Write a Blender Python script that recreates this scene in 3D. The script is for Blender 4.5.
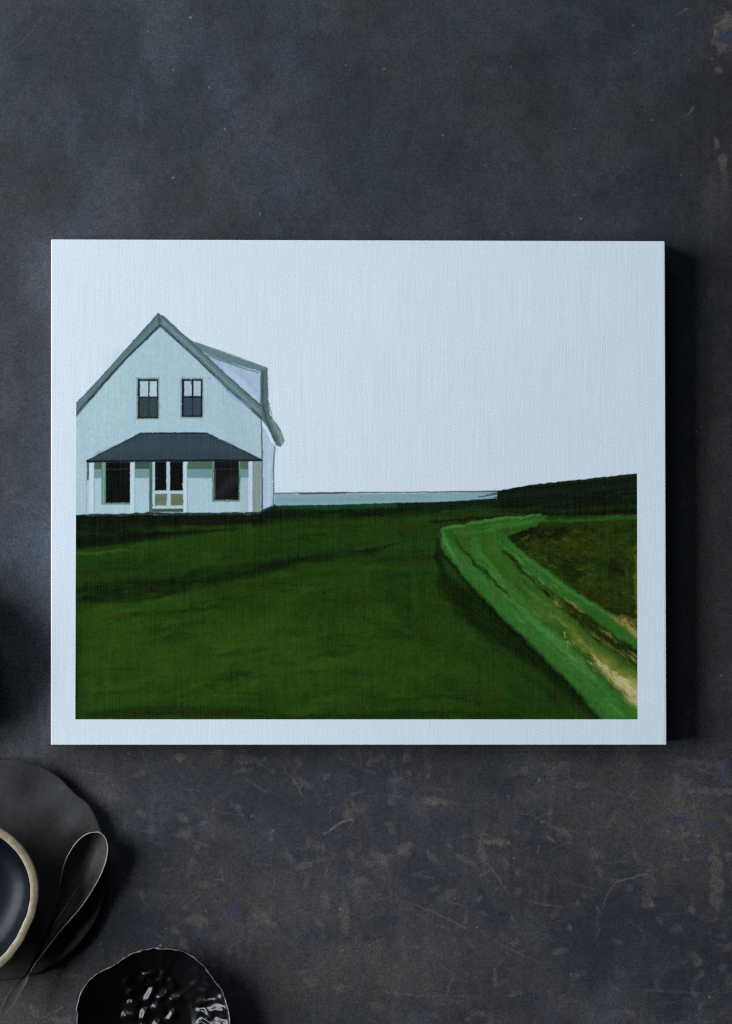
import bpy, math
import numpy as np
from mathutils import Vector
sc = bpy.context.scene
for o in list(bpy.data.objects): bpy.data.objects.remove(o)
S = 0.0006                      # metres per photograph pixel on the table
CAM_H = 1.7
def W(px, py, z=0.0):           # table point -> world
    return Vector(((px-366)*S, (512-py)*S, z))

# ---------------------------------------------------------------- camera
cam = bpy.data.cameras.new('camera'); co = bpy.data.objects.new('camera', cam)
sc.collection.objects.link(co); sc.camera = co
co.location = (0, 0, CAM_H); co.rotation_euler = (0, 0, 0)
cam.sensor_fit = 'VERTICAL'; cam.sensor_height = 24
cam.lens = 24*CAM_H/(1024*S); cam.clip_start = .05; cam.clip_end = 50
# ---------------------------------------------------------------- world, lamps, exposure
wd = bpy.data.worlds.new('World'); sc.world = wd; wd.use_nodes = True
wd.node_tree.nodes['Background'].inputs[0].default_value = (.55, .68, .9, 1)
wd.node_tree.nodes['Background'].inputs[1].default_value = .022
def area(name, loc, target, sx, sy, power, col):
    l = bpy.data.lights.new(name, 'AREA'); l.shape = 'RECTANGLE'; l.size = sx; l.size_y = sy
    l.energy = power; l.color = col
    o = bpy.data.objects.new(name, l); sc.collection.objects.link(o)
    o.location = loc
    o.rotation_euler = (Vector(target)-Vector(loc)).to_track_quat('-Z', 'Y').to_euler()
    return o
area('window_light', (-2.8, .34, 1.34), (0.02, 0, 0), 2.1, 2.5, 214, (.93, .97, 1.0))
area('soft_overhead_light', (-.35, 1.7, 1.5), (0, 0, 0), .9, .4, 6.5, (.86, .93, 1.0))
sc.view_settings.view_transform = 'Standard'; sc.view_settings.look = 'None'
sc.view_settings.exposure = 0; sc.view_settings.gamma = 1
sc.render.engine = 'CYCLES'
sc.cycles.use_denoising = False; sc.cycles.pixel_filter_type = 'BLACKMAN_HARRIS'; sc.cycles.filter_width = 1.1; sc.cycles.sample_clamp_indirect = 2

# ---------------------------------------------------------------- helpers
def lin(c):
    c = np.asarray(c, float)/255.
    return np.where(c <= .04045, c/12.92, ((c+.055)/1.055)**2.4)
_rng = np.random.RandomState(7)
PERM = _rng.rand(257, 257)
def vnoise(x, y, seed=0):
    x = x+seed*17.13; y = y+seed*9.71
    xi = np.floor(x).astype(int); yi = np.floor(y).astype(int)
    fx = x-xi; fy = y-yi
    fx = fx*fx*(3-2*fx); fy = fy*fy*(3-2*fy)
    a = PERM[xi % 256, yi % 256]; b = PERM[(xi+1) % 256, yi % 256]
    c = PERM[xi % 256, (yi+1) % 256]; d = PERM[(xi+1) % 256, (yi+1) % 256]
    return (a*(1-fx)+b*fx)*(1-fy)+(c*(1-fx)+d*fx)*fy
def fbm(x, y, seed=0, oct=4):
    s = 0; a = .5; t = 0
    for k in range(oct):
        s = s+a*vnoise(x*2**k, y*2**k, seed+k*3.3); t += a; a *= .55
    return s/t
def sstep(a, b, x):
    t = np.clip((x-a)/(b-a), 0, 1); return t*t*(3-2*t)

class Paint:
    """pigment painter on an arbitrary (possibly uneven) grid of photo-space coordinates"""
    def __init__(s, X, Y, base):
        s.X, s.Y = X, Y; s.C = np.empty(X.shape+(3,)); s.C[:] = base
    def box(s, x0, y0, x1, y1):
        m = (s.X >= x0) & (s.X <= x1) & (s.Y >= y0) & (s.Y <= y1)
        r = np.where(m.any(1))[0]; c = np.where(m.any(0))[0]
        if len(r) == 0: return None
        return slice(r[0], r[-1]+1), slice(c[0], c[-1]+1)
    def mix(s, sl, a, col):
        s.C[sl] = s.C[sl]*(1-a[..., None])+lin(col)*a[..., None]
    def poly(s, pts, col, soft=.55, alpha=1., wob=.35, grain=0., gs=3., mod=None):
        P = np.array(pts, float); m = soft+wob+1
        sl = s.box(P[:, 0].min()-m, P[:, 1].min()-m, P[:, 0].max()+m, P[:, 1].max()+m)
        if sl is None: return
        X = s.X[sl]; Y = s.Y[sl]
        if wob:
            X = X+(fbm(X/4, Y/4, 5, 2)-.5)*2*wob; Y = Y+(fbm(X/4, Y/4, 9, 2)-.5)*2*wob
        d = np.full(X.shape, 1e9); ins = np.zeros(X.shape, bool)
        n = len(P)
        for i in range(n):
            ax, ay = P[i]; bx, by = P[(i+1) % n]
            ex, ey = bx-ax, by-ay; L = ex*ex+ey*ey+1e-9
            t = np.clip(((X-ax)*ex+(Y-ay)*ey)/L, 0, 1)
            d = np.minimum(d, np.hypot(X-ax-t*ex, Y-ay-t*ey))
            cond = (ay > Y) != (by > Y)
            xx = ax+(Y-ay)*ex/(ey if abs(ey) > 1e-9 else 1e-9)
            ins ^= cond & (X < xx)
        sd = np.where(ins, d, -d)
        a = sstep(-soft, soft, sd)*alpha
        if grain: a = a*np.clip(1-grain+grain*2*fbm(X/gs, Y/gs, 3, 3), 0, 1)
        if mod is not None: a = a*mod(X, Y)
        s.mix(sl, a, col)
    def rect(s, x0, y0, x1, y1, col, **k): s.poly([(x0, y0), (x1, y0), (x1, y1), (x0, y1)], col, **k)
    def stroke(s, pts, w, col, soft=1., alpha=1., dry=0., dscale=(14, 2), wob=.8):
        """brush stroke; w one width or one per point; dry = broken bristle texture"""
        P = np.array(pts, float); n = len(P)
        ww = np.full(n, w, float) if np.isscalar(w) else np.array(w, float)
        m = ww.max()+soft+2
        sl = s.box(P[:, 0].min()-m, P[:, 1].min()-m, P[:, 0].max()+m, P[:, 1].max()+m)
        if sl is None: return
        X = s.X[sl]; Y = s.Y[sl]
        X = X+(fbm(X/7, Y/7, 15, 2)-.5)*2*wob; Y = Y+(fbm(X/7, Y/7, 19, 2)-.5)*2*wob
        best = np.full(X.shape, -1e9); along = np.zeros(X.shape); perp = np.zeros(X.shape); acc = 0
        for i in range(n-1):
            ax, ay = P[i]; ex, ey = P[i+1]-P[i]; L = math.hypot(ex, ey)+1e-9
            t = np.clip(((X-ax)*ex+(Y-ay)*ey)/L/L, 0, 1)
            q = (ww[i]*(1-t)+ww[i+1]*t)/2-np.hypot(X-ax-t*ex, Y-ay-t*ey)
            up = q > best
            best = np.where(up, q, best); along = np.where(up, acc+t*L, along)
            perp = np.where(up, ((X-ax)*ey-(Y-ay)*ex)/L, perp); acc += L
        a = sstep(-soft, soft, best)*alpha
        if dry:
            b = fbm(along/dscale[0], perp/dscale[1], 23, 3)
            a = a*np.clip(1-dry+dry*sstep(.3, .62, b)*1.6, 0, 1)
        s.mix(sl, a, col)
    def blob(s, x, y, rx, ry, col, alpha=1., ang=0., rag=.6, sc_=6., edge=.35):
        m = max(rx, ry)*1.7+2
        sl = s.box(x-m, y-m, x+m, y+m)
        if sl is None: return
        X = s.X[sl]-x; Y = s.Y[sl]-y
        c, n = math.cos(ang), math.sin(ang)
        u = (X*c+Y*n)/rx; v = (-X*n+Y*c)/ry
        r = np.hypot(u, v)+(fbm(s.X[sl]/sc_, s.Y[sl]/sc_, 31, 3)-.5)*2*rag
        s.mix(sl, sstep(1+edge, 1-edge, r)*alpha, col)

def grid_mesh(name, xs, ys, zf, color=None):
    """sheet over photo-space axes xs, ys; colour attribute 'pigment' from color (ny,nx,3)"""
    nx, ny = len(xs), len(ys)
    X, Y = np.meshgrid(xs, ys)
    V = np.empty((ny, nx, 3)); V[..., 0], V[..., 1], V[..., 2] = zf(X, Y)
    i = np.arange(ny*nx).reshape(ny, nx)
    q = np.stack([i[1:, :-1], i[1:, 1:], i[:-1, 1:], i[:-1, :-1]], -1).reshape(-1, 4)
    me = bpy.data.meshes.new(name)
    me.vertices.add(nx*ny); me.vertices.foreach_set('co', V.reshape(-1).astype(np.float32))
    me.loops.add(q.size); me.loops.foreach_set('vertex_index', q.reshape(-1).astype(np.int32))
    me.polygons.add(len(q)); me.polygons.foreach_set('loop_start', np.arange(0, q.size, 4, dtype=np.int32))
    me.update(calc_edges=True)
    if color is not None:
        at = me.color_attributes.new('pigment', 'FLOAT_COLOR', 'POINT')
        c4 = np.ones((ny*nx, 4), np.float32); c4[:, :3] = color.reshape(-1, 3)
        at.data.foreach_set('color', c4.reshape(-1))
    return me
def link(name, me, mat, parent=None, smooth=True, **tags):
    o = bpy.data.objects.new(name, me); sc.collection.objects.link(o)
    if mat: me.materials.append(mat)
    if parent: o.parent = parent
    if smooth: me.polygons.foreach_set('use_smooth', [True]*len(me.polygons))
    for k, v in tags.items(): o[k] = v
    return o
def empty(name, loc, **tags):
    o = bpy.data.objects.new(name, None); sc.collection.objects.link(o); o.location = loc
    o.empty_display_size = .02
    for k, v in tags.items(): o[k] = v
    return o
def pymesh(name, V, F):
    me = bpy.data.meshes.new(name); me.from_pydata([tuple(v) for v in V], [], F); me.update(); return me

# node helpers
class NT:
    def __init__(s, name):
        s.m = bpy.data.materials.new(name); s.m.use_nodes = True; s.t = s.m.node_tree
        s.b = s.t.nodes['Principled BSDF']
    def n(s, typ, **kw):
        x = s.t.nodes.new(typ)
        for k, v in kw.items(): setattr(x, k, v)
        return x
    def l(s, a, b): s.t.links.new(a, b)
    def put(s, sock, v):
        if hasattr(v, 'is_output'): s.l(v, sock)
        else: sock.default_value = v
    def math(s, op, a, b=0.):
        x = s.n('ShaderNodeMath', operation=op); s.put(x.inputs[0], a); s.put(x.inputs[1], b); return x.outputs[0]
    def noise(s, vec, scale, detail=3, rough=.55):
        x = s.n('ShaderNodeTexNoise'); s.l(vec, x.inputs['Vector']); x.inputs['Scale'].default_value = scale
        x.inputs['Detail'].default_value = detail; x.inputs['Roughness'].default_value = rough; return x.outputs[0]
    def mapping(s, vec, scale, rot=(0, 0, 0)):
        x = s.n('ShaderNodeMapping'); s.l(vec, x.inputs[0]); x.inputs['Scale'].default_value = scale
        x.inputs['Rotation'].default_value = rot; return x.outputs[0]
    def obj(s): return s.n('ShaderNodeTexCoord').outputs['Object']
    def rng(s, v, a, b, c, d):
        x = s.n('ShaderNodeMapRange'); s.l(v, x.inputs[0])
        for i, q in enumerate((a, b, c, d)): x.inputs[i+1].default_value = q
        return x.outputs[0]
    def scalecol(s, col, f):
        x = s.n('ShaderNodeVectorMath', operation='SCALE'); s.put(x.inputs[0], col); s.put(x.inputs['Scale'], f); return x.outputs[0]
    def bump(s, h, dist, strength=1.):
        x = s.n('ShaderNodeBump'); s.l(h, x.inputs['Height']); x.inputs['Distance'].default_value = dist
        x.inputs['Strength'].default_value = strength; s.l(x.outputs[0], s.b.inputs['Normal']); return x

# ================================================================ TABLE TOP
def axis(lo, hi, a, b, fine, coarse):
    l = a-np.cumsum(np.geomspace(fine, coarse, 40)); l = l[l > lo]
    r = b+np.cumsum(np.geomspace(fine, coarse, 40)); r = r[r < hi]
    return np.concatenate([[lo], l[::-1], np.arange(a, b, fine), r, [hi]])
tx = axis(-900, 1700, -30, 762, 1.0, 60); ty = axis(-900, 2000, -30, 1054, 1.0, 60)
TX, TY = np.meshgrid(tx, ty)
T = Paint(TX, TY, lin((62, 68, 75)))
big = fbm(TX/170, TY/190, 1, 4)
upper = sstep(760, 480, TY+(fbm(TX/80, TY/80, 41, 3)-.5)*160)          # slate-blue zone above, bare brown zone below
brownness = np.clip(sstep(.45, .62, fbm(TX/75, TY/85, 2, 5))*.55*upper+(1-upper)*(.55+.9*(fbm(TX/60, TY/90, 12, 5)-.3)), 0, 1)
brownness = np.maximum(brownness, sstep(655, 725, TX+(fbm(TX/30, TY/60, 44, 4)-.5)*70)*.85)
T.C = T.C*(1-brownness[..., None])+lin((68, 67, 70))*brownness[..., None]
T.C *= (.72+.56*fbm(TX/120, TY/120, 6, 4))[..., None]
T.C *= (.78+.44*fbm(TX/9, TY/11, 8, 4))[..., None]*(.88+.24*fbm(TX/2.2, TY/2.2, 88, 2))[..., None]
T.C *= (1+.15*(1-upper))[..., None]
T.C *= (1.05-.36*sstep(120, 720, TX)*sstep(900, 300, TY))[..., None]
cloud = sstep(.36, .64, fbm(TX/62, TY/70, 33, 5))
T.C *= (.80+.34*cloud)[..., None]
tint = sstep(.40, .62, fbm(TX/48, TY/55, 35, 5))[..., None]*upper[..., None]
T.C = T.C*(1-tint)+T.C*np.array([.94, 1.0, 1.05])*tint
# vertical wiped streaks in the lower part and at the right edge
st = fbm(TX/5, TY/60, 61, 4); T.C *= (1+(st-.5)*.5*np.maximum(1-upper, sstep(640, 720, TX)))[..., None]
rs0 = np.random.RandomState(12)
# dark navy patches where the old paint survives
for x, y, rx, ry, al in [(660, 930, 85, 55, .75), (560, 945, 40, 35, .5), (330, 800, 90, 45, .45), (420, 850, 60, 30, .35),
                         (270, 830, 60, 60, .35), (180, 820, 50, 60, .4), (720, 960, 40, 45, .6), (640, 500, 60, 200, .3), (480, 915, 40, 30, .35)]:
    T.blob(x, y, rx, ry, (45, 51, 62), alpha=al, rag=.9, sc_=26, edge=.5)
for k in range(60):
    x, y = rs0.uniform(120, 732), rs0.uniform(752, 1024)
    T.blob(x, y, rs0.uniform(6, 34), rs0.uniform(5, 22), (43, 49, 62), alpha=rs0.uniform(.2, .6), ang=rs0.uniform(-.5, .5), rag=1.1, sc_=9, edge=.45)
for x, y, rx, ry, al in [(222, 875, 34, 55, .40), (400, 960, 110, 40, .3), (690, 850, 40, 60, .4), (30, 990, 60, 26, .45), (610, 800, 60, 40, .3),
                         (330, 985, 90, 30, .3), (700, 560, 30, 150, .35), (205, 755, 30, 8, .45), (280, 900, 40, 30, .3)]:
    T.blob(x, y, rx, ry, (86, 82, 77), alpha=al, rag=1.0, sc_=18, edge=.6)
# rubbed bare spots
rs = np.random.RandomState(3)
for k in range(420):
    x, y = rs.uniform(-20, 750), rs.uniform(752, 1040)
    if x < 140 and y < 960: continue
    T.blob(x, y, rs.uniform(2, 9), rs.uniform(1, 4), (112, 108, 102), alpha=rs.uniform(.08, .45), ang=rs.uniform(-.6, 1.9), rag=.75, sc_=4.5, edge=.5)
for k in range(40):
    x, y = rs.uniform(690, 745), rs.uniform(150, 1000)
    T.blob(x, y, rs.uniform(1, 4), rs.uniform(3, 12), (92, 88, 80), alpha=rs.uniform(.08, .3), rag=.9, sc_=3)
BLUE = (62, 71, 96)
for x, y, rx, ry, a in [(676, 818, 9, 6, .8), (705, 824, 8, 3, .7), (704, 853, 4, 3, .7), (545, 1011, 7, 6, .8), (725, 772, 5, 14, .7), (234, 910, 6, 10, .7), (242, 883, 5, 6, .5),
                        (199, 933, 7, 5, .6), (607, 1008, 12, 8, .4), (665, 1003, 7, 3, .7), (727, 684, 5, 2, .8), (712, 668, 8, 4, .4), (243, 882, 5, 5, .4), (690, 640, 10, 12, .25),
                        (428, 1012, 10, 6, .3), (244, 1016, 5, 5, .5)]:
    T.blob(x, y, rx, ry, BLUE, alpha=a, rag=.8, sc_=4)
TAN = (120, 113, 102)
T.blob(726, 34, 12, 16, TAN, alpha=.5, rag=.9, sc_=7); T.blob(729, 37, 10, 9, (58, 66, 88), alpha=.9, rag=.6, sc_=5)
for x, y, rx, ry, an, a in [(438, 801, 20, 3, .05, .5), (495, 842, 15, 3, .05, .5), (482, 852, 4, 9, .1, .35), (405, 848, 6, 7, 0, .42), (380, 858, 9, 6, 0, .3), (346, 812, 4, 11, .2, .25),
                            (196, 922, 9, 7, 0, .40), (716, 880, 6, 32, 0, .35), (712, 791, 24, 3, 0, .35), (702, 763, 28, 4, .1, .25), (344, 920, 4, 16, 0, .3),
                            (252, 760, 14, 5, 0, .3), (180, 757, 8, 3, 0, .6), (628, 752, 10, 12, 0, .2), (300, 783, 10, 4, .4, .28), (720, 71, 5, 4, .3, .4), (723, 163, 4, 10, 0, .4),
                            (716, 142, 2, 7, -.2, .4), (260, 918, 8, 8, 0, .3), (560, 765, 14, 4, 0, .22), (680, 800, 5, 22, 0, .2), (650, 880, 6, 18, 0, .2)]:
    T.blob(x, y, rx, ry, (134, 127, 116), alpha=a*.75, ang=an, rag=1., sc_=5)
SCR = [([(324, 834), (340, 823), (351, 819)], 2.6, .6), ([(349, 829), (355, 816)], 1.4, .45), ([(478, 853), (482, 834), (510, 842)], 1.2, .45), ([(485, 861), (496, 874), (506, 889)], 1.1, .6),
       ([(415, 905), (440, 915), (465, 928)], 1.5, .5), ([(603, 908), (608, 893), (616, 882), (646, 874)], 1.3, .55), ([(529, 901), (562, 908)], 1.1, .4), ([(374, 990), (420, 996), (478, 996)], 1.1, .35),
       ([(283, 766), (304, 797)], 1., .5), ([(292, 768), (303, 786)], .8, .35), ([(515, 811), (535, 817), (558, 828)], 1.1, .4), ([(0, 56), (22, 42), (42, 17)], .9, .28), ([(680, 14), (687, 9)], 1.6, .5),
       ([(672, 33), (676, 28)], 1.5, .35), ([(687, 114), (691, 111), (693, 107)], 2.2, .45), ([(712, 44), (716, 26), (726, 20)], 1.6, .6), ([(60, 955), (85, 985)], .8, .3), ([(40, 985), (62, 975)], .8, .3),
       ([(70, 962), (98, 978)], .8, .25), ([(75, 972), (84, 990)], .7, .3), ([(180, 788), (200, 791)], .9, .4), ([(90, 757), (97, 745)], .9, .35), ([(12, 744), (20, 754)], 1.2, .35),
       ([(595, 940), (600, 928)], 1., .4), ([(480, 930), (500, 945), (540, 962)], 1.6, .25), ([(245, 810), (262, 822)], 1., .25), ([(297, 945), (305, 935)], 1., .3), ([(600, 790), (640, 799)], 1., .3),
       ([(640, 990), (700, 993), (732, 991)], 1.4, .25), ([(560, 880), (600, 890)], 1.1, .2), ([(660, 915), (690, 912)], 1.3, .25), ([(300, 820), (310, 850)], .9, .2), ([(0, 742), (12, 752)], 1., .35)]
for pts, w, a in SCR: T.stroke(pts, w*.8, (140, 135, 128), alpha=a*.9, soft=.7, dry=.6, dscale=(7, 3), wob=1.2)
for k in range(170):
    x, y = rs.uniform(0, 732), rs.uniform(745, 1024); an = rs.normal(.3, .9); L = rs.uniform(3, 26)
    T.stroke([(x, y), (x+L*math.cos(an)*.5+rs.uniform(-2, 2), y+L*math.sin(an)*.5), (x+L*math.cos(an), y+L*math.sin(an))], rs.uniform(.5, 1.1), (146, 140, 134), alpha=rs.uniform(.1, .4), soft=.6, dry=.6)
for x, y in [(346, 65), (575, 129), (635, 53), (689, 60), (712, 59), (485, 165), (443, 135), (511, 67), (681, 175), (148, 31), (173, 70), (575, 195), (512, 233), (260, 214), (346, 228), (373, 992), (346, 979), (514, 858),
             (323, 846), (539, 780), (172, 760)]+[(rs.uniform(0, 732), rs.uniform(0, 1024)) for _ in range(70)]:
    T.blob(x, y, rs.uniform(.6, 1.2), rs.uniform(.6, 1.2), (165, 165, 160), alpha=rs.uniform(.25, .8), rag=.3, sc_=1)
for k in range(26):
    x, y = rs.uniform(0, 732), rs.uniform(0, 236); an = rs.uniform(-.6, .6)
    T.stroke([(x, y), (x+rs.uniform(4, 22), y+rs.uniform(-6, 6))], .6, (115, 117, 120), alpha=rs.uniform(.08, .22), soft=.6, dry=.6)

tm = NT('worn_painted_metal')
at = tm.n('ShaderNodeAttribute', attribute_name='pigment').outputs['Color']; ob = tm.obj()
g1 = tm.noise(ob, 760, 3, .75); g2 = tm.noise(tm.mapping(ob, (1, .75, 1)), 330, 5, .7); g3 = tm.noise(ob, 90, 4, .55)
f = tm.math('ADD', tm.rng(g1, .3, .7, .50, 1.50), tm.math('SUBTRACT', tm.rng(g2, .3, .7, .75, 1.25), 1.))
hue = tm.n('ShaderNodeMix', data_type='RGBA'); tm.l(tm.rng(tm.noise(ob, 170, 5, .7), .38, .62, 0, 1), hue.inputs['Factor'])
hue.inputs['A'].default_value = (.97, 1.0, 1.07, 1); hue.inputs['B'].default_value = (1.07, 1.0, .99, 1)
hm = tm.n('ShaderNodeVectorMath', operation='MULTIPLY'); tm.l(at, hm.inputs[0]); tm.l(hue.outputs['Result'], hm.inputs[1])
tm.l(tm.scalecol(hm.outputs[0], tm.math('MULTIPLY', f, .66)), tm.b.inputs['Base Color'])
tm.l(tm.rng(g3, .3, .7, .50, .66), tm.b.inputs['Roughness'])
tm.b.inputs['Specular IOR Level'].default_value = .32
tm.bump(tm.math('ADD', tm.math('MULTIPLY', g1, .5), g2), .00010, .5)
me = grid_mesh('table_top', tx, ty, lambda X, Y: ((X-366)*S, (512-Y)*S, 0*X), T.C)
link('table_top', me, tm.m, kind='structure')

# ================================================================ CANVAS PRINT
ZC = .020                                   # front of the canvas above the table
KC = (CAM_H-ZC)/CAM_H
def CW(px, py, z=ZC):                       # photo position -> world on the canvas front
    return ((px-366)*S*KC, (512-py)*S*KC, z)
Q = [(51.0, 239.3), (665.2, 241.0), (666.8, 745.0), (50.8, 745.0)]    # TL TR BR BL
canvas = empty('canvas_print', ((358.5-366)*S*KC, (512-492)*S*KC, 0),
               label='stretched canvas picture of a white house on a green field, lying on the dark table', category='canvas picture')
CL = canvas.location
def bil(u, v):                              # u right, v down in the canvas quad
    P = [np.array(p) for p in Q]
    return P[0][0]*(1-u)*(1-v)+P[1][0]*u*(1-v)+P[2][0]*u*v+P[3][0]*(1-u)*v, P[0][1]*(1-u)*(1-v)+P[1][1]*u*(1-v)+P[2][1]*u*v+P[3][1]*(1-u)*v

def weave(nt, base, amt, bd):
    ob = nt.obj()
    wob = nt.noise(ob, 60, 2)
    sep = nt.n('ShaderNodeSeparateXYZ'); nt.l(ob, sep.inputs[0])
    x = nt.math('ADD', sep.outputs[0], nt.math('MULTIPLY', wob, .0008)); y = nt.math('ADD', sep.outputs[1], nt.math('MULTIPLY', wob, .0006))
    kx = 2*math.pi/.00156; ky = 2*math.pi/.00176
    a = nt.math('SINE', nt.math('MULTIPLY', x, kx)); b = nt.math('SINE', nt.math('MULTIPLY', y, ky))
    tw = nt.math('MULTIPLY', a, b)
    vs = nt.noise(nt.mapping(ob, (1, .022, 1)), 1000, 3, .8)       # uneven warp threads
    hs = nt.noise(nt.mapping(ob, (.10, 1, 1)), 700, 2, .6)
    sp = nt.noise(ob, 1300, 2, .7)
    h = nt.math('ADD', nt.math('MULTIPLY', nt.math('MULTIPLY', tw, nt.rng(nt.noise(ob, 110, 2), .35, .6, .1, 1.)), 1.15), nt.math('MULTIPLY', nt.math('SUBTRACT', vs, .5), 2.6))
    h = nt.math('ADD', h, nt.math('MULTIPLY', nt.math('SUBTRACT', hs, .5), .5))
    h = nt.math('ADD', h, nt.math('MULTIPLY', nt.math('SUBTRACT', sp, .5), 3.8))
    f = nt.math('ADD', 1., nt.math('MULTIPLY', h, amt))
    ad = nt.n('ShaderNodeVectorMath', operation='ADD'); nt.l(nt.scalecol(base, f), ad.inputs[0])     # ink misses the raised threads
    nt.l(nt.scalecol((.5, .72, .40), nt.math('MULTIPLY', h, .018)), ad.inputs[1])
    cl = nt.n('ShaderNodeVectorMath', operation='MAXIMUM'); nt.l(ad.outputs[0], cl.inputs[0]); cl.inputs[1].default_value = (.0008, .001, .0006)
    nt.l(cl.outputs[0], nt.b.inputs['Base Color'])
    nt.b.inputs['Roughness'].default_value = .85; nt.b.inputs['Specular IOR Level'].default_value = .04
    nt.bump(h, bd, 1.)
SKY = (214, 228, 238)
cm = NT('primed_white_canvas'); weave(cm, (*(lin(SKY)),), .085, .00002)
pm = NT('printed_canvas'); weave(pm, pm.n('ShaderNodeAttribute', attribute_name='pigment').outputs['Color'], .085, .00002)

# body: rounded quad outline swept front -> side -> back
def outline(inset, n=5, r=1.3):
    pts = []
    cen = np.array([358.5, 492])
    for i, (p, a0) in enumerate(zip(Q, (180, 270, 0, 90))):
        p = np.array(p); sx = 1 if i in (0, 3) else -1; sy = 1 if i in (0, 1) else -1
        c = p+np.array([sx, sy])*(r)
        rr = max(r-inset, .02); c2 = c if inset < r else p+np.array([sx, sy])*inset
        for k in range(n+1):
            a = math.radians(a0+90*k/n); pts.append((c2[0]+rr*math.cos(a), c2[1]+rr*math.sin(a)))
    return pts
rings = [(28, ZC, 0), (1.0, ZC, 0), (.45, ZC-.0001, 0), (.12, ZC-.0003, 0), (0, ZC-.0007, 0), (.5, .010, 0), (.3, .0022, 0), (1.2, .0015, 0), (30, .0015, 0)]
V = []; F = []; n = len(outline(0))
for ins, z, _ in rings:
    for px, py in outline(ins):
        w = CW(px, py, z); V.append((w[0]-CL.x, w[1]-CL.y, z))
for r in range(len(rings)-1):
    for k in range(n): F.append((r*n+k, r*n+(k+1) % n, (r+1)*n+(k+1) % n, (r+1)*n+k))
F.append(tuple(range(n))); F.append(tuple(reversed(range((len(rings)-1)*n, len(rings)*n))))
body = pymesh('stretched_cloth', V, F)
o = link('stretched_cloth', body, cm.m, canvas, smooth=False)
for p in body.polygons: p.use_smooth = len(p.vertices) == 4 and p.index < 5*n and p.index >= n
# stretcher bars behind the cloth, resting on the table
for i in range(4):
    a = np.array(Q[i]); b = np.array(Q[(i+1) % 4]); cen = np.array([358.5, 492.])
    def ins(p, d): return p+np.array([d if p[0] < 358 else -d, d if p[1] < 492 else -d])
    quad = [ins(a, 4), ins(b, 4), ins(b, 34), ins(a, 34)]
    V = []
    for z in (0.0, .0014):
        for p in quad: w = CW(*p, z); V.append((w[0]-CL.x, w[1]-CL.y, z))
    wm = bpy.data.materials.get('pine_wood')
    if not wm:
        wn = NT('pine_wood'); wm = wn.m
        wn.l(wn.scalecol((.42, .28, .15), wn.rng(wn.noise(wn.mapping(wn.obj(), (1, 12, 1)), 60, 4), .3, .7, .8, 1.1)), wn.b.inputs['Base Color'])
    link('stretcher_bar', pymesh('stretcher_bar', V, [(3, 2, 1, 0), (4, 5, 6, 7), (0, 1, 5, 4), (1, 2, 6, 5), (2, 3, 7, 6), (3, 0, 4, 7)]), wm, canvas, smooth=False)

# ---- the printed picture
px_ = np.arange(77, 636.5+.1, .62); py_ = np.arange(264, 719.6, .62)
PX, PY = np.meshgrid(px_, py_)
A = Paint(PX, PY, lin(SKY))
# sky: faint lavender low and right, greenish top
k = (sstep(300, 480, PY)*.5+.5*sstep(200, 600, PX))*sstep(636, 600, PX)*sstep(77, 110, PX)*sstep(264, 300, PY)
A.C = A.C*(1-.7*k[..., None])+lin((215, 225, 239))*.7*k[..., None]
A.C *= (1+.03*(fbm(PX/60, PY/60, 4, 3)-.5)*sstep(636, 600, PX)*sstep(77, 110, PX)*sstep(264, 300, PY))[..., None]
G = (31, 62, 20); DK = (13, 26, 15)
# field
A.poly([(70, 506), (277, 505), (340, 504.5), (400, 502), (450, 501), (490, 498), (640, 500), (640, 725), (70, 725)], G, wob=.7)
sl = A.box(70, 500, 640, 725); X = A.X[sl]; Y = A.Y[sl]
und = (Y > 505)[..., None]
ti = Y+.10*(X-77)                                   # strokes rise gently to the right
n1 = fbm(X/110, ti/16, 70, 4); n2 = fbm(X/22, Y/26, 71, 4); n3 = fbm(X/5, Y/4, 72, 3)
fac = .45+.55*n1+.45*n2+.16*n3
A.C[sl] = np.where(und, A.C[sl]*fac[..., None], A.C[sl])
warm = sstep(.5, .7, fbm(X/40, Y/22, 76, 3))*.35
A.C[sl] = np.where(und, A.C[sl]*(1-warm[..., None])+lin((42, 50, 18))*warm[..., None], A.C[sl])
# lighter central field
A.blob(190, 655, 150, 50, (44, 80, 24), alpha=.6, rag=.7, sc_=40, edge=.7)
A.blob(380, 660, 100, 45, (44, 78, 26), alpha=.5, rag=.7, sc_=40, edge=.7)
A.blob(330, 575, 70, 18, (36, 68, 24), alpha=.35, ang=-.15, rag=.7, sc_=30, edge=.7)
A.blob(520, 680, 60, 20, (30, 64, 24), alpha=.4, ang=.6, rag=.7, sc_=30, edge=.7)
fr = np.random.RandomState(21)
for k in range(330):
    x, y = fr.uniform(70, 620), fr.uniform(512, 722)
    L = fr.uniform(18, 85); dg = min(1, max(0, (x-330)/200))*min(1, max(0, (y-560)/60))
    a = -.12*(1-dg)+.75*dg+fr.normal(0, .10); w = fr.uniform(2, 13)
    lt = (y-512)/210
    pal = [(44, 80, 20), (52, 86, 26), (22, 40, 10), (16, 32, 9), (44, 52, 16), (34, 70, 24)]
    c = pal[fr.choice(6, p=[.26*lt+.04, .22*lt+.02, .22, .26-.1*lt+.0, .14, .32-.28*lt] / np.sum([.26*lt+.04, .22*lt+.02, .22, .26-.1*lt, .14, .32-.28*lt]))]
    A.stroke([(x-L/2*math.cos(a), y-L/2*math.sin(a)), (x, y+fr.normal(0, 1.5)), (x+L/2*math.cos(a), y+L/2*math.sin(a))], [1, w, 1], c, soft=2.2, alpha=fr.uniform(.15, .5), dry=.6, dscale=(22, 2.2))
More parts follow.
